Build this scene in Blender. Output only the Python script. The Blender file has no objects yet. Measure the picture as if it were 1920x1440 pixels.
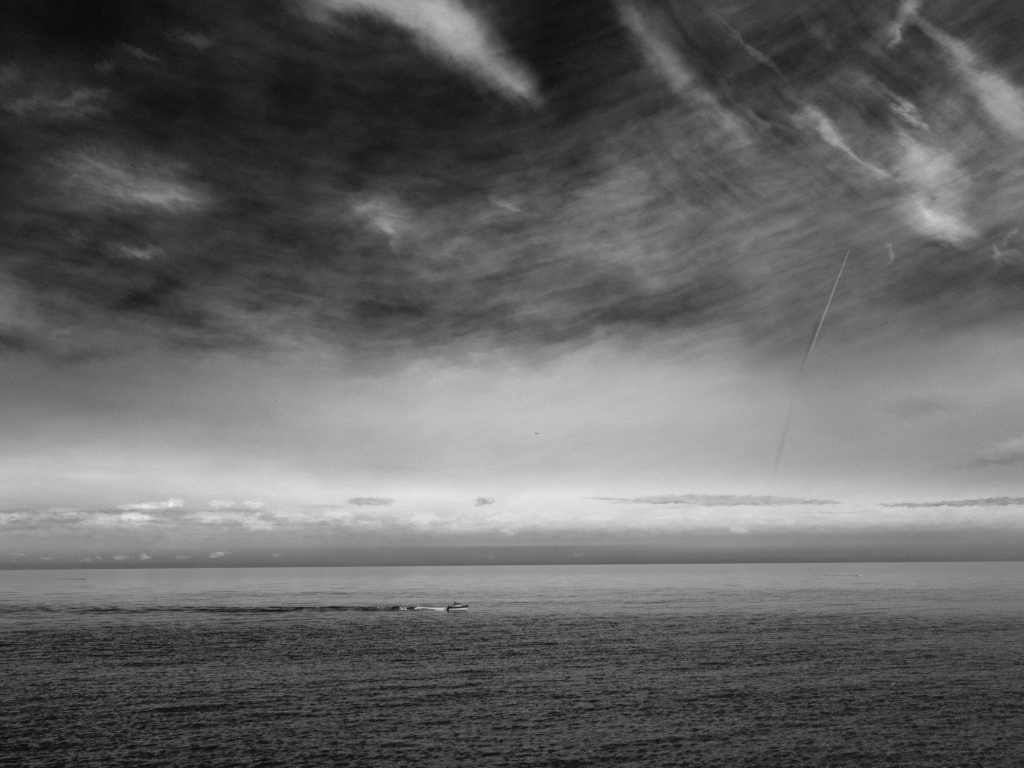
import bpy, bmesh, math, random
import numpy as np
from mathutils import Matrix, Vector

random.seed(7)
scene = bpy.context.scene
COL = scene.collection

# ---------------------------------------------------------------- camera
CAM_H = 32.0
FPX = 1500.0                       # focal length in pixels of the 1920 x 1440 photograph
PITCH = math.atan(335.0 / FPX)
ROLL = math.radians(-0.49)
cam_data = bpy.data.cameras.new('camera')
cam_data.sensor_width = 36.0
cam_data.lens = FPX / 1920.0 * 36.0
cam_data.clip_start = 1.0
cam_data.clip_end = 400000.0
cam = bpy.data.objects.new('camera', cam_data)
COL.objects.link(cam)
CAM_R = (Matrix.Rotation(math.radians(90) + PITCH, 4, 'X') @ Matrix.Rotation(ROLL, 4, 'Z'))
cam.matrix_world = Matrix.Translation((0, 0, CAM_H)) @ CAM_R
scene.camera = cam

scene.view_settings.view_transform = 'Standard'
scene.view_settings.look = 'None'
scene.view_settings.exposure = 0.0
scene.view_settings.gamma = 1.0
scene.view_settings.use_curve_mapping = False
scene.cycles.max_bounces = 4
scene.cycles.glossy_bounces = 3
scene.cycles.use_adaptive_sampling = True
scene.cycles.adaptive_threshold = 0.02
scene.cycles.use_denoising = False
scene.cycles.caustics_reflective = False

R3 = np.array([[CAM_R[i][j] for j in range(3)] for i in range(3)])


def pxdir(x, y):
    v = R3 @ np.array([(x - 960.0) / FPX, (720.0 - y) / FPX, -1.0])
    return v / np.linalg.norm(v)


def azel(x, y):
    d = pxdir(x, y)
    return math.degrees(math.atan2(d[0], d[1])), math.degrees(math.asin(d[2]))


def topx(az, el):
    a, e = math.radians(az), math.radians(el)
    d = np.array([math.sin(a) * math.cos(e), math.cos(a) * math.cos(e), math.sin(e)])
    c = R3.T @ d
    return 960.0 + FPX * c[0] / -c[2], 720.0 - FPX * c[1] / -c[2]


EARTH = 6371000.0


def at_sea(x, y):
    """Point of the (curved) sea surface where the photograph shows pixel x, y."""
    d = pxdir(x, y)
    t = 1.0
    lo, hi = 10.0, 60000.0
    h2 = d[0] ** 2 + d[1] ** 2
    f = lambda t: CAM_H + d[2] * t + h2 * t * t / (2 * EARTH)
    # first root
    A, B, C = h2 / (2 * EARTH), d[2], CAM_H
    disc = B * B - 4 * A * C
    t = (-B - math.sqrt(max(disc, 0.0))) / (2 * A)
    return Vector((d[0] * t, d[1] * t, -(h2 * t * t) / (2 * EARTH)))


# ---------------------------------------------------------------- sun
SUN_EL, SUN_AZ = math.radians(34), math.radians(142)     # behind the camera, to the right
sun_data = bpy.data.lights.new('sun', 'SUN')
sun_data.energy = 3.2
sun_data.angle = math.radians(0.5)
sun_data.color = (1.0, 1.0, 1.0)
sun = bpy.data.objects.new('sun', sun_data)
COL.objects.link(sun)
sdir = Vector((math.sin(SUN_AZ) * math.cos(SUN_EL), math.cos(SUN_AZ) * math.cos(SUN_EL), math.sin(SUN_EL)))
sun.rotation_euler = sdir.to_track_quat('Z', 'Y').to_euler()
sun.location = (0, 0, 500)

# ---------------------------------------------------------------- sky (world)
world = bpy.data.worlds.new('World')
scene.world = world
world.use_nodes = True
NT = world.node_tree
NT.nodes.clear()


class G:
    """small helper to write node graphs as expressions"""
    def __init__(self, nt):
        self.nt = nt

    def put(self, node, idx, v):
        if v is None:
            return
        if isinstance(v, bpy.types.NodeSocket):
            self.nt.links.new(v, node.inputs[idx])
        else:
            node.inputs[idx].default_value = v

    def m(self, op, a, b=None, c=None, clamp=False):
        n = self.nt.nodes.new('ShaderNodeMath')
        n.operation = op
        n.use_clamp = clamp
        self.put(n, 0, a); self.put(n, 1, b); self.put(n, 2, c)
        return n.outputs[0]

    def v(self, op, a, b=None, scale=None):
        n = self.nt.nodes.new('ShaderNodeVectorMath')
        n.operation = op
        self.put(n, 0, a); self.put(n, 1, b)
        if scale is not None:
            self.put(n, 3, scale)
        return n.outputs[1] if op in ('LENGTH', 'DOT_PRODUCT', 'DISTANCE') else n.outputs[0]

    def xyz(self, x, y, z=0.0):
        n = self.nt.nodes.new('ShaderNodeCombineXYZ')
        self.put(n, 0, x); self.put(n, 1, y); self.put(n, 2, z)
        return n.outputs[0]

    def sep(self, v):
        n = self.nt.nodes.new('ShaderNodeSeparateXYZ')
        self.put(n, 0, v)
        return n.outputs

    def rng(self, v, a, b, c=0.0, d=1.0, kind='SMOOTHSTEP'):
        n = self.nt.nodes.new('ShaderNodeMapRange')
        n.interpolation_type = kind
        n.clamp = True
        self.put(n, 0, v); self.put(n, 1, a); self.put(n, 2, b); self.put(n, 3, c); self.put(n, 4, d)
        return n.outputs[0]

    def mix(self, f, a, b):
        n = self.nt.nodes.new('ShaderNodeMix')
        n.data_type = 'FLOAT'
        self.put(n, 0, f); self.put(n, 2, a); self.put(n, 3, b)
        return n.outputs[0]

    def mapping(self, v, loc=(0, 0, 0), rot=0.0, scale=(1, 1, 1), kind='POINT'):
        n = self.nt.nodes.new('ShaderNodeMapping')
        n.vector_type = kind
        self.put(n, 0, v)
        n.inputs[1].default_value = loc
        n.inputs[2].default_value = (0, 0, rot)
        n.inputs[3].default_value = scale
        return n.outputs[0]

    def aniso(self, v, ang, lx, ly, loc=(0, 0, 0)):
        """coordinates stretched lx along the direction ang (degrees, anticlockwise) and ly across it"""
        return self.mapping(v, loc=loc, rot=math.radians(ang), scale=(lx, ly, 1), kind='TEXTURE')

    def noise(self, v, scale, detail=4.0, rough=0.55, dist=0.0, color=False):
        n = self.nt.nodes.new('ShaderNodeTexNoise')
        n.noise_dimensions = '3D'
        self.put(n, 'Vector', v)
        n.inputs['Scale'].default_value = scale
        n.inputs['Detail'].default_value = detail
        n.inputs['Roughness'].default_value = rough
        n.inputs['Distortion'].default_value = dist
        return n.outputs[1] if color else n.outputs[0]


g = G(NT)
tc = NT.nodes.new('ShaderNodeTexCoord')
D = tc.outputs['Generated']
dx, dy, dz = g.sep(D)
AZ = g.m('MULTIPLY', g.m('ARCTAN2', dx, dy), 180 / math.pi)
EL = g.m('MULTIPLY', g.m('ARCSINE', dz), 180 / math.pi)
AE = g.xyz(AZ, EL, 0.0)
# coordinates on a flat cloud deck: streaks converge towards the horizon as real cirrus does
inv = g.m('DIVIDE', 1.0, g.m('ADD', g.m('MAXIMUM', dz, 0.0), 0.10))
DECK = g.xyz(g.m('MULTIPLY', dx, inv), g.m('MULTIPLY', dy, inv), 0.0)

# gentle wandering of everything in the upper sky
high = g.rng(EL, 2.5, 16.0)
warp_c = g.noise(g.aniso(AE, 10, 11.0, 6.0), 1.0, 6.0, 0.58, color=True)
wv = g.v('SUBTRACT', warp_c, (0.5, 0.5, 0.5))
wamp = g.mix(high, 0.10, 5.5)
AEW = g.v('ADD', AE, g.v('SCALE', g.v('MULTIPLY', wv, (1.2, 0.85, 0)), scale=wamp))
azw, elw, _ = g.sep(AEW)

# brightness of the cloud veil, rows of elevation by azimuth (display values of the veil)
GX = [i * 120 for i in range(17)]
GRID = [
    (-40, [22,18,20,28,42,52,50,45,35,30,40,72,66,50,60,60,60]),
    (0,   [20,17,19,28,42,52,50,45,35,30,40,72,66,50,60,60,60]),
    (60,  [22,16,17,30,38,45,45,40,35,26,45,52,55,48,58,70,55]),
    (120, [32,24,26,32,34,34,38,36,34,27,50,48,50,58,52,70,60]),
    (180, [36,38,26,27,32,30,32,32,34,34,52,62,62,65,68,80,85]),
    (240, [28,36,28,26,32,34,32,34,40,46,65,75,75,80,86,92,90]),
    (300, [26,52,50,36,38,46,38,42,50,70,90,92,82,82,90,95,95]),
    (360, [32,42,62,56,42,44,50,50,62,82,88,85,82,85,92,100,92]),
    (420, [42,42,46,48,46,52,66,72,85,90,95,95,88,88,92,92,85]),
    (480, [46,42,40,42,46,50,62,80,90,90,102,102,98,90,86,75,92]),
    (540, [80,48,46,56,62,62,66,76,82,90,92,80,92,90,80,70,64]),
    (600, [98,98,84,86,92,86,80,82,92,102,88,90,90,98,95,92,100]),
    (660, [82,92,102,110,120,122,118,124,136,156,162,150,130,115,118,127,147]),
    (720, [108,108,112,122,138,150,160,172,178,182,180,172,155,142,148,158,155]),
    (780, [118,122,128,138,150,165,180,188,190,190,185,175,165,155,150,143,142]),
    (840, [163,166,170,164,160,165,172,180,182,182,178,172,160,150,145,142,138]),
    (880, [186,196,200,196,186,178,180,184,186,188,186,180,172,162,156,146,138]),
    (905, [190,192,196,200,202,200,200,202,204,204,202,196,188,178,172,160,150]),
    (928, [172,176,184,195,210,216,222,225,222,222,220,214,207,200,195,185,178]),
    (955, [158,160,166,178,190,200,210,215,217,215,214,212,208,203,198,192,188]),
    (975, [154,156,162,168,176,184,194,204,208,208,208,206,202,196,190,182,178]),
    (988, [152,152,156,160,164,166,172,188,190,186,186,182,176,166,158,150,150]),
    (1000,[148,148,150,152,152,150,148,156,156,150,150,148,142,136,132,128,128]),
    (1012,[140,140,142,144,144,142,138,140,142,140,140,138,132,128,126,122,122]),
    (1022,[140,140,142,144,146,146,144,146,146,145,144,142,138,134,130,126,124]),
    (1026,[138,138,138,138,136,130,124,122,120,118,116,114,112,110,110,110,110]),
    (1042,[118,116,116,116,116,115,114,114,113,112,111,110,108,107,106,106,106]),
    (1047,[112,110,110,110,110,110,110,109,108,106,103,101,99,98,97,97,97]),
    (1053,[108,107,107,107,107,107,107,106,105,103,100,99,97,96,95,95,95]),
    (1060,[92,92,92,92,92,92,92,91,90,89,87,86,85,84,84,84,84]),
    (1120,[100,100,100,100,100,100,100,99,98,98,96,95,94,93,93,93,93]),
]
gy = np.array([r[0] for r in GRID], float)
gv = np.array([r[1] for r in GRID], float)
for i_, y_ in enumerate(gy):
    if 150 < y_ < 640:
        gv[i_] = gv[i_] * (1.0 + 0.16 * math.sin(math.pi * (y_ - 150) / 490.0))


def sample_grid(x, y):
    x = min(max(x, 0.0), 1920.0)
    col = np.array([np.interp(y, gy, gv[:, j]) for j in range(17)])
    return float(np.interp(x, GX, col))


AZS = [-37.5 + 3.0 * i for i in range(26)]
row_els = sorted(azel(960, y)[1] for y in gy)
RAMP_X = g.m('MULTIPLY_ADD', azw, 1 / 80.0, 0.5)
acc = None
prev = None
for e in row_els:
    n = NT.nodes.new('ShaderNodeValToRGB')
    cr = n.color_ramp
    cr.interpolation = 'CARDINAL'
    els = cr.elements
    while len(els) < len(AZS):
        els.new(0.5)
    for k, a in enumerate(AZS):
        x, y = topx(a, e)
        val = sample_grid(x, y) / 255.0
        els[k].position = a / 80.0 + 0.5
        els[k].color = (val, val, val, val)
    g.put(n, 0, RAMP_X)
    if acc is None:
        n2 = NT.nodes.new('ShaderNodeMath'); n2.operation = 'ADD'
        NT.links.new(n.outputs[1], n2.inputs[0]); n2.inputs[1].default_value = 0.0
        acc = n2.outputs[0]
    else:
        f = g.rng(elw, prev, e, kind='LINEAR')
        acc = g.mix(f, acc, n.outputs[1])
    prev = e
V = acc
# overhead and behind, out of the frame: an even dim veil
V = g.mix(g.rng(EL, 36.0, 48.0), V, 0.07)

# fibres of the cirrus
fine_v = g.v('SUBTRACT', g.noise(g.aniso(AE, -40, 3.2, 1.3), 1.0, 5.0, 0.62, color=True), (0.5, 0.5, 0.5))
AEF = g.v('ADD', AE, g.v('SCALE', wv, scale=2.3))
ripA = g.noise(g.aniso(AEF, 13, 8.0, 0.85), 1.0, 6.0, 0.60)
ripL = g.noise(g.aniso(AEF, -6, 6.5, 1.1, (40, 7, 0)), 1.0, 6.0, 0.60)
ripB = g.noise(g.aniso(AEF, -47, 7.0, 0.9), 1.0, 6.0, 0.64)
bil = g.noise(g.aniso(AEF, 5, 5.0, 2.9, (9, 3, 0)), 1.0, 7.0, 0.62)
right = g.rng(AZ, 2.0, 17.0)
upper = g.rng(EL, 19.0, 27.0)
fibm = g.m('MULTIPLY', right, upper)
leftm = g.rng(AZ, 2.0, -12.0)
fan = g.m('MULTIPLY', fibm, g.rng(g.noise(g.aniso(AE, -30, 9.0, 6.0, (5, 5, 0)), 1.0, 2.0, 0.5), 0.38, 0.58, 0.25, 1.0))
mod = g.m('MULTIPLY', g.m('SUBTRACT', g.mix(fan, g.mix(leftm, ripA, ripL), ripB), 0.5), g.mix(fibm, 0.95, 1.05))
mod = g.m('MULTIPLY_ADD', g.m('SUBTRACT', bil, 0.51), 1.4, mod)
texa = g.m('MULTIPLY_ADD', g.rng(EL, 11.5, 18.0), 0.88, 0.12)
calmer = g.m('MULTIPLY', g.rng(AZ, -6.0, 8.0), g.rng(EL, 28.0, 20.0))
texa = g.m('MULTIPLY', texa, g.m('MULTIPLY_ADD', calmer, -0.38, 1.0))
V = g.m('MULTIPLY', V, g.m('MULTIPLY_ADD', mod, texa, 1.0))

# clouds with a shape of their own  (x, y, half length, half width, tilt, brightness)
SMOOTH = [   # broad soft streaks of the jet stream cirrus
    (790,5,185,82,30,104),(690,-12,170,56,14,52),(860,78,150,64,38,58),(915,120,140,58,38,42),(955,150,85,44,34,46),(985,174,50,24,35,34),
    (1235,95,170,50,52,32),(1268,135,95,34,50,30),(1350,215,120,34,44,20),(640,0,150,40,14,40),(1888,198,95,52,36,60),(1850,150,110,56,42,26),(1740,312,85,62,40,50),(1700,262,70,16,55,26),(1778,428,80,46,25,50),(1548,240,70,30,50,26),(240,350,230,80,6,22),(720,412,150,70,8,18),(420,80,220,50,10,9),(60,170,180,70,-5,10),
    (830,40,110,50,40,20),(1708,18,75,24,-56,54),(1682,66,44,9,-57,34),(1418,98,120,7,43,20),(1775,75,130,14,43,14),(1590,284,44,8,40,20),(1720,375,70,46,60,26),
]
BLOBS = [
(1180,30,90,26,56,24),(1340,205,100,32,46,24),
    (1385,170,70,30,42,18),(1440,222,44,12,30,30),(1412,92,85,7,42,8),(1490,180,60,12,46,16),
    (1545,238,56,20,52,52),(1495,212,62,28,22,30),(1588,284,44,8,38,22),(1530,190,60,40,45,14),
    (1682,188,44,15,46,48),(1712,220,60,8,42,34),(1620,155,85,30,22,28),(1560,75,90,24,45,18),
    (1665,55,70,44,-50,20),
    (1830,130,160,34,45,22),(1765,62,110,12,42,10),
    (1738,308,82,46,20,44),(1765,330,70,60,0,24),(1706,266,64,18,52,34),(1658,322,58,14,25,42),(1635,332,70,24,10,18),
    (1772,430,66,34,25,46),(1735,396,56,16,56,48),(1800,442,50,22,-10,26),(1745,372,70,64,0,20),(1738,374,18,11,0,-36),
    (1870,472,32,8,55,26),(1900,440,28,7,-65,24),(1905,482,44,15,0,26),(1664,478,20,7,82,24),(1890,310,60,14,8,16),
    (1920,470,26,18,0,-20),
    (240,350,185,62,6,30),(258,362,56,15,5,24),(150,308,95,25,5,18),(320,372,80,16,4,14),(705,402,85,50,10,28),(675,395,30,10,-20,22),(730,440,46,12,50,20),(700,425,40,10,-35,18),(722,432,48,16,0,14),
    (262,473,60,13,8,28),(200,455,120,16,12,10),(202,125,22,13,0,30),(262,106,66,11,20,18),(150,185,80,14,-12,22),(50,195,60,14,-10,20),(165,212,90,10,-4,13),(130,200,190,46,-5,12),(250,120,150,40,12,9),(100,420,220,50,8,7),(420,330,160,50,8,8),
    (18,142,44,24,0,20),(362,65,66,20,15,22),(150,437,34,6,30,18),(590,28,130,24,25,24),
    (942,378,70,9,32,15),(800,345,90,12,8,12),(1190,482,90,20,-12,18),(860,462,60,14,-20,14),(1140,470,50,20,0,12),(1300,390,120,16,-14,10),
    (1380,462,90,9,-14,14),(1260,640,90,12,-10,8),
    (1160,596,150,24,-13,-34),(1275,532,90,30,-10,-20),(272,560,66,20,-25,-30),(348,590,56,13,0,-18),(8,642,76,24,0,-42),
    (150,665,56,13,0,-28),(400,640,66,15,0,-22),(735,578,66,14,5,-22),(1700,545,190,22,-8,-16),(1905,520,66,22,0,-20),
    (1730,760,66,16,-5,-20),(1880,862,95,12,-5,-14),(1890,832,66,15,-5,16),(125,615,56,9,-25,18),(1760,468,60,10,10,-14),
]
bw = g.v('ADD', AE, g.v('SCALE', g.v('MULTIPLY', fine_v, (1, 1, 0)), scale=2.2))
bw = g.v('ADD', bw, g.v('SCALE', g.v('MULTIPLY', wv, (1, 1, 0)), scale=1.5))
detail = g.m('MULTIPLY_ADD', mod, 1.5, 1.0)
dark_add = None
blob_add = None


def ellipse(vec, x, y, rx, ry, ang):
    """normalised distance from the middle of an ellipse on the sky"""
    c = np.array(azel(x, y))
    a = math.radians(ang)
    u = np.array([math.cos(a), math.sin(a)])
    w = np.array([-math.sin(a), math.cos(a)])
    J = np.stack([np.array(azel(x + 4, y)) - c, np.array(azel(x, y + 4)) - c], 1) / 4.0
    M = J @ np.stack([u * rx, w * ry], 1)           # unit circle -> sky
    U, S, _ = np.linalg.svd(M)
    rot = math.atan2(U[1, 0], U[0, 0])
    mp = g.mapping(vec, loc=(float(c[0]), float(c[1]), 0), rot=rot, scale=(float(S[0]), float(S[1]), 1), kind='TEXTURE')
    return g.v('LENGTH', mp)


def after(vec, val):
    """same vector, evaluated only once val is known (keeps the shader's working memory small)"""
    return g.v('ADD', vec, g.xyz(g.m('MULTIPLY', val, 1e-7), 0.0, 0.0))


sv = g.v('ADD', AE, g.v('SCALE', g.v('MULTIPLY', fine_v, (1, 1, 0)), scale=1.5))
sv = g.v('ADD', sv, g.v('SCALE', g.v('MULTIPLY', wv, (1, 1, 0)), scale=1.0))
sm = None
for (x, y, rx, ry, ang, amp) in SMOOTH:
    L = ellipse(sv, x, y, rx * 1.12, ry * 1.15, ang)
    k = g.rng(L, 1.0, 0.0, 0.0, amp / 255.0)
    sm = k if sm is None else g.m('ADD', sm, k)
bw = after(bw, sm)
for bi, (x, y, rx, ry, ang, amp) in enumerate(sorted(BLOBS, key=lambda b: b[5] < 0)):
    if bi and bi % 12 == 0:
        bw = after(bw, dark_add if dark_add is not None else blob_add)
    wide = 1.0 if amp > 0 or ry < 14 and x > 1700 else 1.5
    L = ellipse(bw, x, y, rx * 1.15 * wide, ry * 1.2 * wide, ang)
    k = g.rng(L, 1.0, 0.0, 0.0, abs(amp) / 255.0 * (1.0 if wide == 1.0 else 0.72))
    if amp > 0:
        blob_add = k if blob_add is None else g.m('ADD', blob_add, k)
    else:
        dark_add = k if dark_add is None else g.m('ADD', dark_add, k)
V = g.m('MULTIPLY_ADD', blob_add, detail, V)
V = g.m('MULTIPLY_ADD', sm, g.m('MULTIPLY_ADD', mod, 0.6, 1.0), V)
V = g.m('SUBTRACT', V, dark_add)
# thick cirrus does not get brighter without end
V = g.m('SUBTRACT', V, g.m('MULTIPLY', g.m('MULTIPLY', g.m('MAXIMUM', g.m('SUBTRACT', V, 0.56), 0.0), 0.5), g.rng(EL, 17.0, 19.5)))
# shadow of the vapour trail on the veil, a faint dark line down to the horizon
x1, y1, x2, y2 = 1548, 560, 1490, 735
L = ellipse(AE, (x1 + x2) / 2, (y1 + y2) / 2, 105, 7, math.degrees(math.atan2(y2 - y1, x2 - x1)))
V = g.m('SUBTRACT', V, g.rng(L, 1.0, 0.0, 0.0, 0.055))
L = ellipse(AE, 1466, 832, 115, 8, math.degrees(math.atan2(925 - 740, 1438 - 1489)))
V = g.m('SUBTRACT', V, g.rng(L, 1.0, 0.0, 0.0, 0.035))

# low clouds over the horizon: crisp tops, soft bases
LOW = [  # x, y, rx, ry, tilt, amount, edge softness
    (695,940,52,9,0,-34,0.5),(905,941,20,8,-8,-40,0.5),(1355,938,180,11,1,-28,0.45),(1160,936,70,3,2,-26,0.6),(1215,942,90,3,0,-26,0.6),
    (1540,942,50,5,0,-26,0.5),(1560,961,70,3,0,-14,0.7),(1710,947,80,4,0,-34,0.5),(1860,941,130,7,-2,-36,0.3),(610,950,60,5,0,-14,0.8),
    (240,960,150,5,0,-22,0.7),(430,958,70,5,0,-16,0.8),(30,992,60,7,-4,-14,0.8),(1330,948,200,4,-3,-12,0.8),
    (250,950,40,5,0,24,0.5),(295,947,42,7,0,26,0.5),(327,943,20,9,0,26,0.4),(415,944,30,8,0,20,0.6),(478,945,24,9,0,22,0.6),
    (232,974,74,15,-3,24,0.7),(245,968,26,8,0,20,0.6),(130,968,46,7,0,20,0.6),(40,966,34,5,0,16,0.7),(4,976,16,9,0,34,0.6),
    (480,985,30,14,0,26,0.8),(486,965,14,6,0,28,0.6),(616,966,50,10,0,22,0.7),(395,974,30,9,0,16,0.7),(560,970,34,8,0,16,0.7),(355,983,60,10,0,8,0.9),
    (88,1048,9,4,0,18,0.7),(160,1049,11,4,0,18,0.7),(183,1046,12,4,0,22,0.7),(226,1045,18,5,0,24,0.6),(272,1044,12,6,0,32,0.6),
    (340,1045,20,4,0,18,0.7),(408,1040,20,5,-12,30,0.7),(518,1041,10,3,0,20,0.7),(36,1039,26,2,0,18,0.8),(925,1044,14,4,0,14,0.8),(1085,1039,20,4,-8,12,0.8),
    (955,998,18,12,0,22,0.9),(1385,994,32,9,10,22,0.9),(690,985,50,12,0,10,0.9),(860,992,60,10,0,10,0.9),
]
lw = g.v('SUBTRACT', g.noise(g.mapping(AE, scale=(1.0, 2.2, 1)), 2.0, 7.0, 0.68, color=True), (0.5, 0.5, 0.5))
lw2 = g.v('MULTIPLY', lw, (2.6, 0.62, 0))
lowv = g.v('ADD', AE, lw2)
low = None
for li, (x, y, rx, ry, ang, amp, soft) in enumerate(LOW):
    if li % 12 == 0:
        lowv = after(lowv, V if low is None else low)
    L = ellipse(lowv, x, y, rx * 1.1, ry * 1.15, ang)
    k = g.rng(L, 1.0, 1.0 - soft, 0.0, amp / 255.0)
    low = k if low is None else g.m('ADD', low, k)
lnz = g.noise(g.mapping(AE, scale=(1.0, 2.6, 1)), 1.5, 6.0, 0.65)
V = g.m('MULTIPLY_ADD', low, g.rng(lnz, 0.3, 0.7, 0.45, 1.5, 'LINEAR'), V)
# lumpy cumulus deck, strongest to the left
eT, eM, eB = azel(960, 948)[1], azel(960, 972)[1], azel(960, 1003)[1]
deckm = g.m('MULTIPLY', g.rng(EL, eT, eM), g.rng(EL, eB, eM))
deckm = g.m('MULTIPLY', deckm, g.rng(AZ, 4.0, -14.0, 0.22, 1.0))
cu = g.noise(g.v('ADD', g.aniso(AE, 0, 2.2, 0.62, (3, 1, 0)), g.v('SCALE', lw, scale=0.7)), 1.0, 6.0, 0.6)
V = g.m('MULTIPLY_ADD', g.m('SUBTRACT', g.rng(cu, 0.42, 0.60), 0.42), g.m('MULTIPLY', deckm, 0.14), V)
# billows along the top of the distant bank
bank = g.m('MULTIPLY', g.rng(EL, azel(960, 1018)[1], azel(960, 1002)[1]), g.rng(EL, azel(960, 962)[1], azel(960, 985)[1]))
bn = g.noise(g.mapping(AE, scale=(0.8, 2.4, 1)), 1.3, 5.0, 0.6)
V = g.m('MULTIPLY_ADD', g.m('MULTIPLY', g.m('SUBTRACT', bn, 0.5), bank), 0.17, V)
# very fine mottling
gr = g.noise(D, 900.0, 1.0, 0.6)
V = g.m('MULTIPLY_ADD', g.m('SUBTRACT', gr, 0.5), 0.13, V)
V = g.m('MAXIMUM', V, 0.035)
LIN = g.m('POWER', V, 2.2)

sky = NT.nodes.new('ShaderNodeTexSky')
sky.sky_type = 'NISHITA'
sky.sun_disc = False
sky.sun_elevation = SUN_EL
sky.sun_rotation = SUN_AZ
sky.altitude = CAM_H
sr = NT.nodes.new('ShaderNodeSeparateColor')
NT.links.new(sky.outputs[0], sr.inputs[0])
# black and white film behind a red filter: only the red of the clear sky counts, and it is nearly black
clear = g.m('MULTIPLY', sr.outputs[0], 0.02)
tot = g.m('MULTIPLY_ADD', LIN, 10.0, clear)
cc = NT.nodes.new('ShaderNodeCombineColor')
for i in range(3):
    NT.links.new(tot, cc.inputs[i])
bg = NT.nodes.new('ShaderNodeBackground')
bg.inputs[1].default_value = 0.10
NT.links.new(cc.outputs[0], bg.inputs[0])
wo = NT.nodes.new('ShaderNodeOutputWorld')
NT.links.new(bg.outputs[0], wo.inputs[0])
world.cycles.sampling_method = 'MANUAL'
world.cycles.sample_map_resolution = 512


# ---------------------------------------------------------------- helpers
def tag(o, label=None, cat=None, group=None, kind=None):
    if label: o['label'] = label
    if cat: o['category'] = cat
    if group: o['group'] = group
    if kind: o['kind'] = kind
    return o


def grey(name, v, rough=0.6, metal=0.0, var=0.12, scale=3.0, spec=0.5):
    m = bpy.data.materials.new(name)
    m.use_nodes = True
    nt = m.node_tree
    b = nt.nodes['Principled BSDF']
    h = G(nt)
    t = nt.nodes.new('ShaderNodeTexCoord')
    n = h.noise(t.outputs['Object'], scale, 5.0, 0.6)
    val = h.rng(n, 0.3, 0.7, v * (1 - var), v * (1 + var), 'LINEAR')
    c = nt.nodes.new('ShaderNodeCombineColor')
    for i in range(3):
        nt.links.new(val, c.inputs[i])
    nt.links.new(c.outputs[0], b.inputs['Base Color'])
    b.inputs['Roughness'].default_value = rough
    b.inputs['Metallic'].default_value = metal
    b.inputs['Specular IOR Level'].default_value = spec
    return m


M_DARK = grey('dark_paint', 0.014, 0.6, spec=0.3)
M_WHITE = grey('white_paint', 0.82, 0.5, var=0.04)
M_LIGHT = grey('pale_paint', 0.74, 0.5, var=0.08)
M_MID = grey('grey_paint', 0.16, 0.5)
M_GLASS = grey('dark_glass', 0.01, 0.08, spec=0.6)
M_BLACK = grey('black_rubber', 0.012, 0.75, spec=0.2)
M_FEATHER = grey('dark_feather', 0.015, 0.9, spec=0.1)


def link(name, bm, mat, parent=None, smooth=False):
    bmesh.ops.recalc_face_normals(bm, faces=bm.faces)
    me = bpy.data.meshes.new(name)
    bm.to_mesh(me)
    bm.free()
    if smooth:
        for p in me.polygons:
            p.use_smooth = True
    me.materials.append(mat)
    o = bpy.data.objects.new(name, me)
    COL.objects.link(o)
    if parent is not None:
        o.parent = parent
    return o


def loft(bm, rings, cap=True):
    """rings: lists of points of equal count, joined in a closed tube"""
    vs = [[bm.verts.new(p) for p in r] for r in rings]
    n = len(rings[0])
    for a, b in zip(vs, vs[1:]):
        for i in range(n):
            j = (i + 1) % n
            bm.faces.new((a[i], a[j], b[j], b[i]))
    if cap:
        bm.faces.new(vs[0][::-1])
        bm.faces.new(vs[-1])
    return vs


def tube(bm, pts, r, n=8, r2=None):
    pts = [Vector(p) for p in pts]
    rings = []
    for i, p in enumerate(pts):
        a = pts[max(i - 1, 0)]
        b = pts[min(i + 1, len(pts) - 1)]
        t = (b - a).normalized()
        up = Vector((0, 0, 1)) if abs(t.z) < 0.9 else Vector((1, 0, 0))
        s = t.cross(up).normalized()
        u = s.cross(t)
        f = i / max(len(pts) - 1, 1)
        rr = r if r2 is None else r + (r2 - r) * f
        rings.append([p + (s * math.cos(q) + u * math.sin(q)) * rr for q in [2 * math.pi * k / n for k in range(n)]])
    loft(bm, rings)


def box(bm, x0, x1, y0, y1, z0, z1, dx0=0.0, dx1=0.0, dy=0.0, bev=0.04):
    """a box whose top is drawn in by dx0 (aft), dx1 (fore), dy (sides)"""
    b = [(x0, y0, z0), (x1, y0, z0), (x1, y1, z0), (x0, y1, z0)]
    t = [(x0 + dx0, y0 + dy, z1), (x1 - dx1, y0 + dy, z1), (x1 - dx1, y1 - dy, z1), (x0 + dx0, y1 - dy, z1)]
    vs = loft(bm, [b, t])
    if bev:
        es = list({e for r in vs for v in r for e in v.link_edges})
        bmesh.ops.bevel(bm, geom=es, offset=bev, segments=2, affect='EDGES', profile=0.7)


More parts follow.
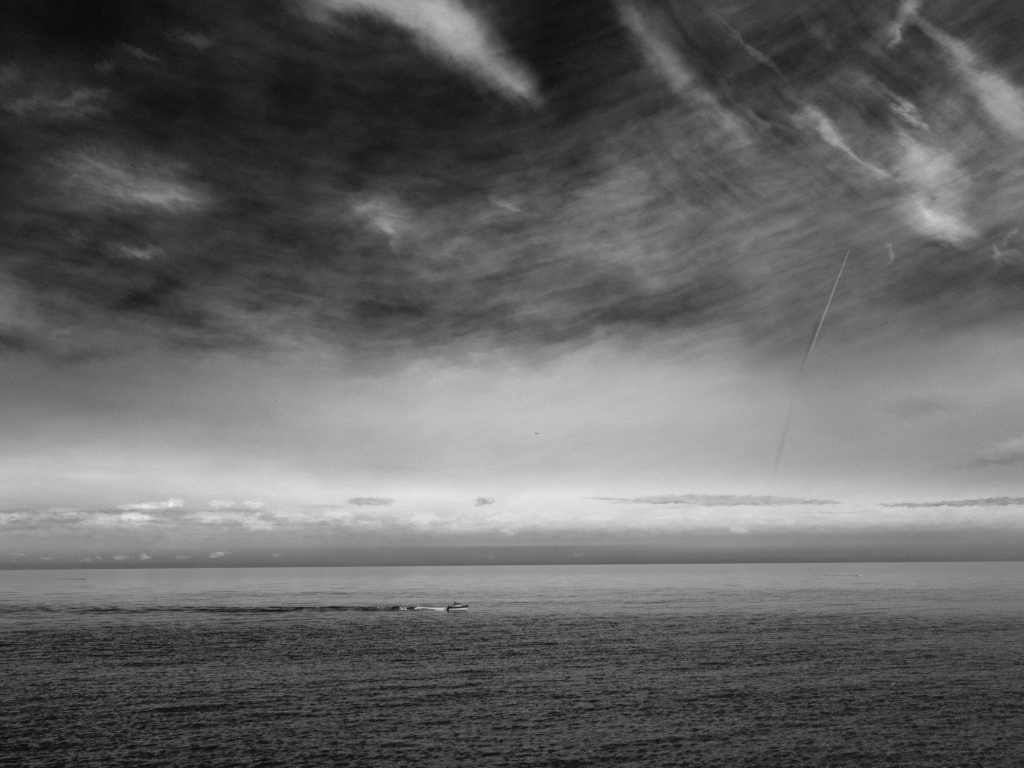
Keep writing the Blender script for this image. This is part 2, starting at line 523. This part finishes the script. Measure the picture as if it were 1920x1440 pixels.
# ---------------------------------------------------------------- sea
def fft_tile(N, L, lmin, lmax, ang, spread, slope, seed, peak=None, power=-3.0):
    """periodic wave field: rows follow y, columns follow x; ang = direction of travel"""
    rs = np.random.RandomState(seed)
    k1 = np.fft.fftfreq(N, d=L / N) * 2 * np.pi
    kx, ky = np.meshgrid(k1, k1)
    k = np.hypot(kx, ky)
    k[0, 0] = 1
    th = np.arctan2(ky, kx) - ang
    dirw = np.abs(np.cos(th)) ** spread
    band = ((k > 2 * np.pi / lmax) & (k < 2 * np.pi / lmin)).astype(float)
    kp = 2 * np.pi / (peak or lmax)
    A = k ** power * np.exp(-0.6 * (kp / k) ** 2) * dirw * band
    ph = np.exp(2j * np.pi * rs.rand(N, N)) * np.sqrt(rs.exponential(1.0, (N, N)))
    H = A * ph
    h = np.real(np.fft.ifft2(H))
    # sharpen crests slightly
    gxh = np.real(np.fft.ifft2(1j * kx * H)); gyh = np.real(np.fft.ifft2(1j * ky * H))
    s = math.sqrt(float(np.mean(gxh ** 2 + gyh ** 2)))
    return (h * slope / s).astype(np.float32)


def sample_tile(T, L, x, y, rot=0.0):
    N = T.shape[0]
    c, s = math.cos(rot), math.sin(rot)
    u = (x * c + y * s) / L * N
    w = (-x * s + y * c) / L * N
    iu = np.floor(u); iw = np.floor(w)
    fu = u - iu; fw = w - iw
    iu = iu.astype(np.int64); iw = iw.astype(np.int64)
    a = T[iw % N, iu % N]; b = T[iw % N, (iu + 1) % N]
    cc_ = T[(iw + 1) % N, iu % N]; d = T[(iw + 1) % N, (iu + 1) % N]
    return (a * (1 - fu) + b * fu) * (1 - fw) + (cc_ * (1 - fu) + d * fu) * fw


def build_sea():
    # distances from the foot of the cliff, fine where single waves show
    ds = [60.0]
    while ds[-1] < 45000.0:
        d = ds[-1]
        if d < 125: st = 1.6
        elif d < 420: st = 0.36 + 0.30 * (d - 125) / 295
        elif d < 900: st = 0.68 + 0.5 * (d - 420) / 480
        elif d < 3000: st = d * 0.0042 - 2.6
        else: st = d * 0.03
        ds.append(d + max(st, 0.3))
    ds = np.array(ds)
    NA = 900
    az = np.radians(np.linspace(-41.0, 41.0, NA))
    Dm, Am = np.meshgrid(ds, az, indexing='ij')
    X = Dm * np.sin(Am)
    Y = Dm * np.cos(Am)
    sw = math.radians(-90 + 20)          # crests rise to the right in the picture
    t1 = fft_tile(1024, 420.0, 9.0, 46.0, sw, 14, 0.036, 11, 24.0)
    t2 = fft_tile(1024, 263.0, 2.6, 14.0, sw + 0.22, 3.5, 0.086, 12, 5.5)
    t3 = fft_tile(1024, 117.0, 0.7, 3.2, sw - 0.1, 1.6, 0.25, 13, 1.5)
    big = fft_tile(512, 4700.0, 60.0, 1500.0, math.radians(-90), 2, 1.0, 14, 500.0, -1.6)
    big = big / big.std()
    cell = np.maximum(np.gradient(ds)[:, None], Dm * (az[1] - az[0]))
    f1 = np.clip(1.6 - cell / 6.0, 0, 1)
    f2 = np.clip(1.7 - cell / 1.7, 0, 1)
    f3 = np.clip(1.8 - cell / 0.55, 0, 1)
    patch = np.clip(1.0 + 0.20 * sample_tile(big, 4700.0, X * 0.55, Y, 0.0), 0.45, 1.8)
    near = np.clip((620.0 - Dm) / 160.0, 0, 1)
    near = near * near * (3 - 2 * near)
    calm = 0.55 + 0.45 * near            # smoother water beyond the boat's wake
    Z = sample_tile(t1, 420.0, X, Y, 0.13) * f1 * (0.8 + 0.2 * patch)
    Z += sample_tile(t2, 263.0, X, Y, -0.31) * f2 * patch * calm
    Z += sample_tile(t3, 117.0, X, Y, 0.47) * f3 * patch * calm
    # the hull flattens the water beside it
    wk = at_sea(838, 1143)
    bc = at_sea(859, 1144)
    Z *= 1 - 0.85 * np.exp(-((X - bc.x) / 13.0) ** 2 - ((Y - bc.y) / 22.0) ** 4)
    # long ridges of the boat's wake
    u = wk.x - X                          # metres behind the stern
    vv = Y - wk.y
    rs = np.random.RandomState(5)
    W = np.zeros_like(Z)
    n1 = sample_tile(t1, 420.0, X * 2.1, Y * 9.0, 0.9)
    n1 = n1 / n1.std()
    for k, (slope, off, amp, wid) in enumerate([(-0.26, -1, 0.30, 2.2), (-0.19, -4, 0.34, 2.6), (-0.10, 3, 0.46, 2.6), (-0.03, -2, 0.50, 2.6), (0.04, 2, 0.46, 2.8),
                                   (0.11, 0, 0.46, 2.6), (0.18, 4, 0.46, 2.6), (0.25, 1, 0.40, 2.4), (-0.145, -9, 0.3, 2.4), (0.075, 12, 0.34, 2.6), (0.0, -10, 0.3, 2.4)]):
        mean = off + (0.13 + slope * 0.62) * u + 1.2 * np.sin(u / 47.0 + k) + 0.4 * np.sin(u / 13.3 + k * 2.2)
        grow = 1.0 + u / 600.0
        env = np.clip((u - 3 - 0.5 * abs(off)) / 22.0, 0, 1) * np.clip(1.25 - u / 1200.0, 0.8, 1.2)
        env = env * np.clip(1.0 + 0.09 * n1 + 0.12 * np.sin(u / 61.0 + k * 3.1), 0.4, 1.6)
        W += amp * env * np.exp(-((vv - mean) / (wid * grow)) ** 2)
    Z += W
    Z -= Dm ** 2 / (2 * EARTH)
    nr = len(ds)
    co = np.stack([X, Y, Z], -1).reshape(-1, 3).astype(np.float32)
    i = np.arange(nr - 1)[:, None] * NA + np.arange(NA - 1)[None, :]
    quads = np.stack([i, i + 1, i + 1 + NA, i + NA], -1).reshape(-1).astype(np.int32)
    nq = quads.size // 4
    me = bpy.data.meshes.new('sea')
    me.vertices.add(co.shape[0]); me.vertices.foreach_set('co', co.ravel())
    me.loops.add(quads.size); me.loops.foreach_set('vertex_index', quads)
    me.polygons.add(nq)
    me.polygons.foreach_set('loop_start', np.arange(0, quads.size, 4, dtype=np.int32))
    me.polygons.foreach_set('loop_total', np.full(nq, 4, np.int32))
    me.polygons.foreach_set('use_smooth', np.ones(nq, bool))
    me.update(calc_edges=True)
    # how much of the wave slope is too small to be modelled at this distance
    un = np.clip((Dm - 250) / 900.0, 0, 1)
    at = me.attributes.new('small_waves', 'FLOAT', 'POINT')
    at.data.foreach_set('value', un.ravel().astype(np.float32))
    at = me.attributes.new('wind_patch', 'FLOAT', 'POINT')
    at.data.foreach_set('value', (patch * calm).ravel().astype(np.float32))
    o = bpy.data.objects.new('sea', me)
    COL.objects.link(o)
    o['kind'] = 'structure'
    o['label'] = 'wide dark sea with small wind waves'
    print('sea', nr, NA)
    return o


def sea_material():
    m = bpy.data.materials.new('sea_water')
    m.use_nodes = True
    nt = m.node_tree
    b = nt.nodes['Principled BSDF']
    h = G(nt)
    t = nt.nodes.new('ShaderNodeTexCoord')
    P = t.outputs['Object']
    a = nt.nodes.new('ShaderNodeAttribute'); a.attribute_name = 'small_waves'
    w = nt.nodes.new('ShaderNodeAttribute'); w.attribute_name = 'wind_patch'
    b.inputs['Base Color'].default_value = (0.006, 0.006, 0.006, 1)
    b.inputs['IOR'].default_value = 1.333
    b.inputs['Specular IOR Level'].default_value = 0.36
    rg = h.rng(a.outputs['Fac'], 0.0, 1.0, 0.13, 0.13, 'LINEAR')
    nt.links.new(rg, b.inputs['Roughness'])
    n1 = h.noise(h.mapping(P, rot=0.35, scale=(0.5, 1.0, 1)), 1.7, 4.0, 0.65)
    n2 = h.noise(h.mapping(P, rot=0.2, scale=(0.3, 1.0, 1)), 0.28, 3.0, 0.6)
    hh = h.m('ADD', h.m('MULTIPLY', n1, 0.34), h.m('MULTIPLY', n2, 0.9))
    bp = nt.nodes.new('ShaderNodeBump')
    bp.inputs['Strength'].default_value = 1.0
    nt.links.new(h.m('MULTIPLY', w.outputs['Fac'], h.rng(a.outputs['Fac'], 0.0, 1.0, 1.1, 0.05, 'LINEAR')), bp.inputs['Distance'])
    nt.links.new(hh, bp.inputs['Height'])
    nt.links.new(bp.outputs[0], b.inputs['Normal'])
    return m


sea = build_sea()
sea.data.materials.append(sea_material())


# ---------------------------------------------------------------- pilot boat
def hull_rings(x0, x1, z_lo, z_hi, top):
    pass


def half_beam(s):                       # s: 0 stern .. 1 bow, at the deck edge
    return 2.15 * (1 - max(0.0, (s - 0.45) / 0.55) ** 2.3) * (0.9 + 0.1 * min(1, s / 0.2)) + 0.02


def sheer(s):
    return 2.35 + 0.10 * s + 0.85 * max(0.0, (s - 0.35) / 0.65) ** 1.7 - 0.5 * max(0.0, 1 - s / 0.07) ** 2


L_HULL = 15.0


def make_boat():
    root = bpy.data.objects.new('pilot_boat', None)
    COL.objects.link(root)
    tag(root, 'dark hulled motor cruiser with white lower side heading right, foam wake behind it', 'boat')
    N = 26

    def station(s, z, inset=0.0):
        # stem rakes forward with height
        rake = 1.9 * (max(z, 0) / 3.0) * s ** 3
        x = -L_HULL / 2 + s * (L_HULL - 1.9) + rake
        flare = 0.70 + 0.30 * min(1.0, max(z + 0.6, 0) / 2.2)
        hb = half_beam(s) * flare - inset
        return x, max(hb, 0.015)

    def band(zlo, zhi, out=0.0, levels=4, s0=0.0, s1=1.0):
        rings = []
        for i in range(N + 1):
            s = s0 + (s1 - s0) * i / N
            ring = []
            zl = zlo(s); zh = zhi(s)
            for k in range(levels + 1):
                z = zl + (zh - zl) * k / levels
                x, hb = station(s, z)
                ring.append((x + out * (1 if s > 0.98 else 0), -hb - out, z))
            for k in range(levels, -1, -1):
                z = zl + (zh - zl) * k / levels
                x, hb = station(s, z)
                ring.append((x + out * (1 if s > 0.98 else 0), hb + out, z))
            rings.append(ring)
        return rings

    bm = bmesh.new(); loft(bm, band(lambda s: 1.45 + 0.25 * s ** 2, lambda s: sheer(s)))
    hull = link('hull', bm, M_DARK, root)
    bm = bmesh.new(); loft(bm, band(lambda s: 0.32, lambda s: 1.45 + 0.25 * s ** 2, 0.0, 4, 0.11, 1.0))
    link('lower_hull', bm, M_WHITE, root)['label'] = 'white lower side of the hull'
    bm = bmesh.new(); loft(bm, band(lambda s: 0.32, lambda s: 1.45, 0.0, 4, 0.0, 0.109))
    link('quarter_panel', bm, M_BLACK, root)
    bm = bmesh.new(); loft(bm, band(lambda s: -0.7, lambda s: 0.32, 0.01))
    link('waterline_band', bm, M_BLACK, root)
    # rubber fender along the hull
    for sgn in (-1, 1):
        bm = bmesh.new()
        pts = []
        for i in range(N + 1):
            s = i / N
            z = 1.45 + 0.25 * s ** 2
            x, hb = station(s, z)
            pts.append((x, sgn * (hb + 0.05), z))
        tube(bm, pts, 0.11, 8)
        link('fender', bm, M_BLACK, root, True)
    # transom platform and the tender carried on the aft deck
    bm = bmesh.new(); box(bm, -8.15, -7.45, -1.7, 1.7, 0.15, 0.75)
    link('swim_platform', bm, M_BLACK, root)
    bm = bmesh.new()
    tube(bm, [(-7.4, -0.95, 2.05), (-6.8, -0.98, 2.1), (-5.6, -0.98, 2.1), (-5.0, -0.75, 2.1), (-4.7, 0, 2.15), (-5.0, 0.75, 2.1), (-5.6, 0.98, 2.1), (-6.8, 0.98, 2.1), (-7.4, 0.95, 2.05)], 0.34, 10)
    tender = link('tender', bm, M_BLACK, root, True)
    bm = bmesh.new(); box(bm, -7.1, -5.0, -0.7, 0.7, 1.75, 2.1)
    link('tender_floor', bm, M_MID, tender)
    # deck house
    bm = bmesh.new(); box(bm, -3.6, 3.4, -1.55, 1.55, 1.7, 2.75, 0.3, 1.0, 0.10, 0.08)
    cab = link('deckhouse', bm, M_LIGHT, root)
    for sgn in (-1, 1):
        for (xa, xb) in ((-2.9, -1.7), (-1.4, -0.2), (0.1, 1.4)):
            bm = bmesh.new(); box(bm, xa, xb, sgn * 1.50 - 0.03, sgn * 1.50 + 0.03, 2.15, 2.6, 0.05, 0.05, 0, 0)
            link('window', bm, M_GLASS, cab)
    bm = bmesh.new(); box(bm, -1.7, 2.3, -1.35, 1.35, 2.75, 3.85, 0.1, 1.5, 0.12, 0.08)
    wh = link('wheelhouse', bm, M_LIGHT, root)
    for sgn in (-1, 1):
        for (xa, xb, d) in ((-1.4, -0.5, 0.05), (-0.35, 0.5, 0.05)):
            bm = bmesh.new(); box(bm, xa, xb, sgn * 1.28 - 0.06, sgn * 1.28 + 0.06, 3.1, 3.6, 0.05, d, 0, 0)
            link('window', bm, M_GLASS, wh)
    bm = bmesh.new(); loft(bm, [[(2.12, -1.1, 2.95), (2.12, 1.1, 2.95), (2.17, 1.1, 2.95), (2.17, -1.1, 2.95)], [(1.1, -1.05, 3.7), (1.1, 1.05, 3.7), (1.15, 1.05, 3.7), (1.15, -1.05, 3.7)]])
    link('windscreen', bm, M_GLASS, wh)
    # dark flybridge roof with its sloping aft wings
    bm = bmesh.new(); box(bm, -2.3, 1.9, -1.45, 1.45, 3.86, 4.75, 0.4, 0.8, 0.15, 0.1)
    link('flybridge', bm, M_DARK, root)
    for sgn in (-1, 1):
        bm = bmesh.new()
        loft(bm, [[(-3.6, sgn * 1.45, 2.78), (-2.2, sgn * 1.45, 2.78), (-2.2, sgn * 1.33, 2.78), (-3.6, sgn * 1.33, 2.78)],
                  [(-2.3, sgn * 1.45, 3.95), (-1.2, sgn * 1.45, 3.95), (-1.2, sgn * 1.33, 3.95), (-2.3, sgn * 1.33, 3.95)]])
        link('roof_wing', bm, M_DARK, root)
    bm = bmesh.new(); box(bm, -0.2, 0.35, -0.5, 0.5, 4.55, 5.0, 0.1, 0.1, 0.1, 0.04)
    link('searchlight', bm, M_LIGHT, root)
    bm = bmesh.new(); box(bm, 0.75, 0.95, -0.25, 0.25, 4.5, 4.95, 0, 0.05, 0.05, 0.03)
    link('bridge_seat', bm, M_DARK, root)
    # mast
    bm = bmesh.new()
    tube(bm, [(-1.9, -0.5, 3.2), (-2.15, -0.1, 6.4)], 0.10, 8)
    tube(bm, [(-1.9, 0.5, 3.2), (-2.15, 0.1, 6.4)], 0.10, 8)
    tube(bm, [(-2.45, 0, 3.2), (-2.2, 0, 7.1), (-2.55, 0, 7.6)], 0.2, 8)
    tube(bm, [(-2.1, -0.9, 5.9), (-2.1, 0.9, 5.9)], 0.06, 8)
    mast = link('mast', bm, M_MID, root, True)
    bm = bmesh.new()
    loft(bm, [[(-1.95 + r * math.cos(q), r * math.sin(q), z) for q in [k * math.pi / 8 for k in range(16)]] for (r, z) in ((0.28, 6.2), (0.42, 6.27), (0.44, 6.42), (0.3, 6.55), (0.1, 6.6))])
    link('radar_dome', bm, M_WHITE, mast, True)
    bm = bmesh.new()
    loft(bm, [[(-1.95 + r * math.cos(q), r * math.sin(q), z) for q in [k * math.pi / 8 for k in range(16)]] for (r, z) in ((0.15, 5.4), (0.4, 5.55), (0.45, 5.75), (0.35, 5.95), (0.12, 6.05))])
    link('horn', bm, M_DARK, mast, True)
    bm = bmesh.new(); tube(bm, [(-2.55, 0, 7.5), (-2.7, 0, 8.9)], 0.14, 6, 0.08)
    link('antenna', bm, M_DARK, mast)
    tender.location.z = 0.38
    # bow rail
    for sgn in (-1, 1):
        bm = bmesh.new()
        pts = []
        for i in range(15, N + 1):
            s = i / N
            x, hb = station(s, sheer(s))
            pts.append(Vector((x - 0.12, sgn * max(hb - 0.12, 0.0), sheer(s) + 0.02)))
        tube(bm, [p + Vector((0, 0, 0.75)) for p in pts], 0.025, 6)
        for p in pts[::2]:
            tube(bm, [p, p + Vector((0, 0, 0.75))], 0.02, 6)
        link('bow_rail', bm, M_MID, root)
    # person-high gear on the aft deck
    bm = bmesh.new(); box(bm, -4.4, -3.8, -0.8, 0.8, 2.3, 3.3, 0.05, 0.15, 0.05, 0.05)
    link('deck_locker', bm, M_MID, root)
    return root


p = at_sea(859, 1144)
boat = make_boat()
boat.location = (p.x, p.y, p.z - 0.05)
boat.rotation_euler = (0, math.radians(-1.2), math.radians(-7.0))


# foam churned up behind the boat
def make_foam():
    st = at_sea(838, 1143)
    du = 0.22
    us = np.arange(1.5, 60.0, du)
    vs = np.arange(-7.0, 20.0, du)
    U, Vv = np.meshgrid(us, vs, indexing='ij')
    A = fft_tile(256, 40.0, 0.6, 5.0, 0.5, 0, 1.0, 31, 3.0, -2.2); A = A / A.std()
    B = fft_tile(256, 60.0, 2.0, 16.0, 0.0, 0, 1.0, 32, 9.0, -2.2); B = B / B.std()
    n = sample_tile(A, 40.0, U, Vv); m = sample_tile(B, 60.0, U * 0.5, Vv)
    axis = 0.13 * U
    dens = np.full(U.shape, -9.0)
    # solid churned sheet, then two trails running apart
    for (c0, opn, wd, st_, en, am) in [(0.3, 0.0, 1.7, 0, 22, 2.9), (0.6, 0.42, 1.6, 2, 22, 2.8), (0.0, 0.21, 2.6, 1, 16, 2.7),
                                       (0.5, 0.24, 2.0, 14, 33, 1.8), (-0.5, 0.02, 1.6, 15, 34, 1.4)]:
        c = c0 + axis + opn * np.minimum(U, 16) + 0.08 * np.maximum(U - 16, 0) * (1 if opn > 0.3 else 0)
        d = am * np.exp(-((Vv - c) / wd) ** 2) - 1.1
        d = d - 2.5 * np.clip((st_ - U) / 2, 0, 1) - 2.5 * np.clip((U - en) / 4.0 + 0.4, 0, 1)
        dens = np.maximum(dens, d)
    keep = dens + 0.45 * n + 0.40 * m
    X = st.x - U; Y = st.y + Vv
    H = 0.12 + np.clip(keep, 0, 1.4) * 0.42 + 0.10 * np.abs(n) * (keep > 0) - 0.30 * (keep <= 0)
    H = H + 0.55 * np.clip((U - 9) / 14.0, 0, 1)
    bm = bmesh.new()
    idx = {}

    def vert(i, j, low=False):
        k = (i, j, low)
        if k not in idx:
            idx[k] = bm.verts.new((float(X[i, j]), float(Y[i, j]), -0.35 if low else float(H[i, j])))
        return idx[k]
    for i in range(len(us) - 1):
        for j in range(len(vs) - 1):
            if max(keep[i, j], keep[i + 1, j], keep[i, j + 1], keep[i + 1, j + 1]) > 0:
                bm.faces.new((vert(i, j), vert(i + 1, j), vert(i + 1, j + 1), vert(i, j + 1)))
    o = link('wake_foam', bm, M_FOAM, None, False)
    tag(o, 'white churned foam trailing left behind the dark cruiser', 'foam', kind='stuff')


M_FOAM = grey('foam', 0.8, 0.9, var=0.15, scale=1.2, spec=0.2)
make_foam()


# ---------------------------------------------------------------- far boats
def far_boat(px, py, length, heading, label, dark=M_DARK, wake=0.0, group=None):
    q = at_sea(px, py)
    root = bpy.data.objects.new('motorboat', None)
    COL.objects.link(root)
    root.location = q
    root.rotation_euler = (0, 0, heading)
    tag(root, label, 'boat', group)
    s = length / 6.0
    bm = bmesh.new()
    rings = []
    for i in range(13):
        t = i / 12
        hb = 1.1 * s * (1 - max(0, (t - 0.5) / 0.5) ** 2.2) + 0.02
        x = (-3 + 6 * t) * s
        zt = (0.85 + 0.45 * t * t) * s
        rings.append([(x, -hb * 0.6, -0.3 * s), (x + 0.3 * s * t, -hb, zt), (x + 0.3 * s * t, hb, zt), (x, hb * 0.6, -0.3 * s)])
    loft(bm, rings)
    link('hull', bm, dark, root, True)
    bm = bmesh.new(); box(bm, -1.0 * s, 1.3 * s, -0.75 * s, 0.75 * s, 0.8 * s, 1.9 * s, 0.1 * s, 0.7 * s, 0.1 * s, 0.05 * s)
    c = link('cabin', bm, dark, root)
    bm = bmesh.new(); box(bm, -2.95 * s, -2.6 * s, -0.25 * s, 0.25 * s, 0.2 * s, 1.3 * s, 0, 0.1 * s, 0.05 * s, 0.04 * s)
    link('outboard_motor', bm, M_BLACK, root)
    return root


def far_wake(px0, px1, py0, py1, label, width, height):
    """long low ridge of disturbed water behind a far boat, tapering to nothing"""
    a, b = at_sea(px0, py0), at_sea(px1, py1)
    rs = random.Random(int(px0))
    bm = bmesh.new()
    rings = []
    n = 60
    for i in range(n + 1):
        t = i / n
        c = a.lerp(b, t)
        f = (1 - t) ** 0.7 * (0.75 + 0.25 * rs.random())
        w = width * (0.5 + 0.8 * t) * (1 if t < 0.96 else 0.3)
        hh = height * f + 0.01
        rings.append([(c.x, c.y - w, c.z - 0.15), (c.x, c.y - w * 0.35, c.z + hh * 0.7), (c.x, c.y, c.z + hh), (c.x, c.y + w * 0.35, c.z + hh * 0.7), (c.x, c.y + w, c.z - 0.15)])
    loft(bm, rings)
    o = link('wake', bm, M_WAKE, None, True)
    tag(o, label, 'wake', kind='stuff')


M_WAKE = grey('wake_water', 0.02, 0.25, spec=0.4)
far_boat(1606, 1080, 4.6, 0.05, 'tiny dark motorboat at right with a thin wake line to its left')
far_wake(1603, 1515, 1080, 1078.6, 'thin dark wake line behind the small boat at right, below the horizon', 2.2, 0.55)
far_boat(1500, 1060, 13.0, 0.2, 'dark speck of a boat without wake, beyond the far motorboat at right')
far_boat(155, 1086.2, 9.5, 0.02, 'low dark boat at far left drawing a short streak across pale water').scale.z = 0.5
far_wake(149, 95, 1086.0, 1085.6, 'short dark wake streak at far left on pale water', 2.6, 0.9)
far_boat(1140, 1060.0, 12.0, 0.8, 'right one of two tiny boats on the horizon line right of centre')
far_boat(1106, 1062, 8.0, 1.2, 'left one of two tiny boats just under the horizon right of centre')


# ---------------------------------------------------------------- birds
def make_bird(px, py, dist, span, yaw, bank, label):
    d = pxdir(px, py)
    loc = Vector((0, 0, CAM_H)) + Vector(d) * dist * 0.42
    bm = bmesh.new()
    s = span
    # body
    rings = []
    for (x, r) in ((-0.22, 0.012), (-0.15, 0.035), (-0.05, 0.055), (0.06, 0.055), (0.13, 0.038), (0.18, 0.032), (0.22, 0.02), (0.26, 0.006)):
        rings.append([(x * s, r * s * math.cos(q), r * s * 0.9 * math.sin(q)) for q in [k * math.pi / 5 for k in range(10)]])
    loft(bm, rings)
    # tail
    loft(bm, [[(-0.17 * s, -0.02 * s, 0), (-0.17 * s, 0.02 * s, 0), (-0.17 * s, 0.02 * s, 0.01 * s), (-0.17 * s, -0.02 * s, 0.01 * s)],
              [(-0.33 * s, -0.06 * s, 0), (-0.33 * s, 0.06 * s, 0), (-0.33 * s, 0.06 * s, 0.006 * s), (-0.33 * s, -0.06 * s, 0.006 * s)]])
    # wings, raised to the wrist and drooping to the tip
    for sg in (-1, 1):
        rings = []
        for (y, z, x, c, t) in ((0.03, 0.02, 0.06, 0.17, 0.02), (0.14, 0.07, 0.09, 0.16, 0.014), (0.24, 0.09, 0.09, 0.13, 0.01), (0.38, 0.06, 0.02, 0.09, 0.007), (0.5, 0.02, -0.08, 0.02, 0.004)):
            rings.append([(x * s, sg * y * s, z * s), ((x - c * 0.4) * s, sg * y * s, (z + t) * s), ((x - c) * s, sg * y * s, z * s), ((x - c * 0.4) * s, sg * y * s, (z - t * 0.5) * s)])
        loft(bm, rings)
    o = link('bird', bm, M_FEATHER, None, True)
    o.location = loc
    o.rotation_euler = (bank, 0, yaw)
    tag(o, label, 'bird', 'birds gliding over the sea')


make_bird(249, 311.5, 330, 1.25, 1.9, 0.45, 'dark bird high at left against the dim pale patch of cloud')
make_bird(517.5, 752, 520, 1.0, 0.8, 0.2, 'small dark bird left of centre against the smooth grey lower sky')
make_bird(1005.5, 813, 430, 1.15, 2.6, 0.2, 'dark bird near the centre against the brightest part of the sky')
make_bird(1051.5, 485.5, 900, 1.1, 1.2, 0.3, 'tiny bird in the dark middle sky above the bright gap')
make_bird(1543.5, 514, 900, 1.2, 0.4, 0.2, 'tiny bird just left of the upper end of the vapour trail')
make_bird(1516, 911.5, 900, 1.2, 0.9, 0.1, 'tiny bird low at right just above the flat dark cloud')


# ---------------------------------------------------------------- vapour trail
def make_contrail():
    def on_deck(x, y, alt=9000.0):
        d = Vector(pxdir(x, y))
        return Vector((0, 0, CAM_H)) + d * ((alt - CAM_H) / d.z)
    a, b = on_deck(1592.5, 468), on_deck(1506, 694)
    n = 240
    rs = random.Random(9)
    bm = bmesh.new()
    rings = []
    prevw = 0
    for i in range(n + 1):
        t = i / n
        # even steps in the picture: denser near the young end
        c = a.lerp(b, t ** 1.5)
        w = 11.0 + 46.0 * t ** 0.9
        prevw = prevw * 0.8 + rs.uniform(-1, 1) * 0.05 * w
        c = c + Vector((prevw, 0, rs.uniform(-1, 1) * 0.05 * w))
        w *= rs.uniform(0.9, 1.12)
        if t > 0.97:
            w *= max(0.05, (1 - t) / 0.03)
        if t < 0.03:
            w *= 0.35 + 0.65 * t / 0.03
        ax = (b - a).normalized()
        s_ = ax.cross(Vector((0, 0, 1))).normalized()
        u_ = s_.cross(ax)
        rings.append([c + (s_ * math.cos(q) + u_ * math.sin(q)) * w for q in [2 * math.pi * k / 12 for k in range(12)]])
    loft(bm, rings)
    me_name = 'contrail'
    m = bpy.data.materials.new('vapour')
    m.use_nodes = True
    nt = m.node_tree
    h = G(nt)
    nt.nodes.clear()
    t = nt.nodes.new('ShaderNodeTexCoord')
    nz = h.noise(t.outputs['Object'], 0.004, 4.0, 0.6)
    dif = nt.nodes.new('ShaderNodeBsdfDiffuse'); dif.inputs[0].default_value = (0.85, 0.85, 0.85, 1)
    tr = nt.nodes.new('ShaderNodeBsdfTransparent')
    tl = nt.nodes.new('ShaderNodeBsdfTranslucent'); tl.inputs[0].default_value = (0.9, 0.9, 0.9, 1)
    m2 = nt.nodes.new('ShaderNodeMixShader'); m2.inputs[0].default_value = 0.6
    nt.links.new(dif.outputs[0], m2.inputs[1]); nt.links.new(tl.outputs[0], m2.inputs[2])
    ms = nt.nodes.new('ShaderNodeMixShader')
    # thins out towards its old, far end
    gx = h.sep(t.outputs['Generated'])[1]
    fade = h.rng(gx, 0.30, 1.0, 1.0, 0.15, 'LINEAR')
    dens = h.m('MULTIPLY', h.rng(nz, 0.3, 0.7, 0.10, 0.30, 'LINEAR'), fade)
    nt.links.new(dens, ms.inputs[0])
    nt.links.new(tr.outputs[0], ms.inputs[1])
    nt.links.new(m2.outputs[0], ms.inputs[2])
    out = nt.nodes.new('ShaderNodeOutputMaterial')
    nt.links.new(ms.outputs[0], out.inputs[0])
    o = link(me_name, bm, m, None, True)
    tag(o, 'thin straight white vapour trail slanting across the right half of the sky', 'contrail')


make_contrail()
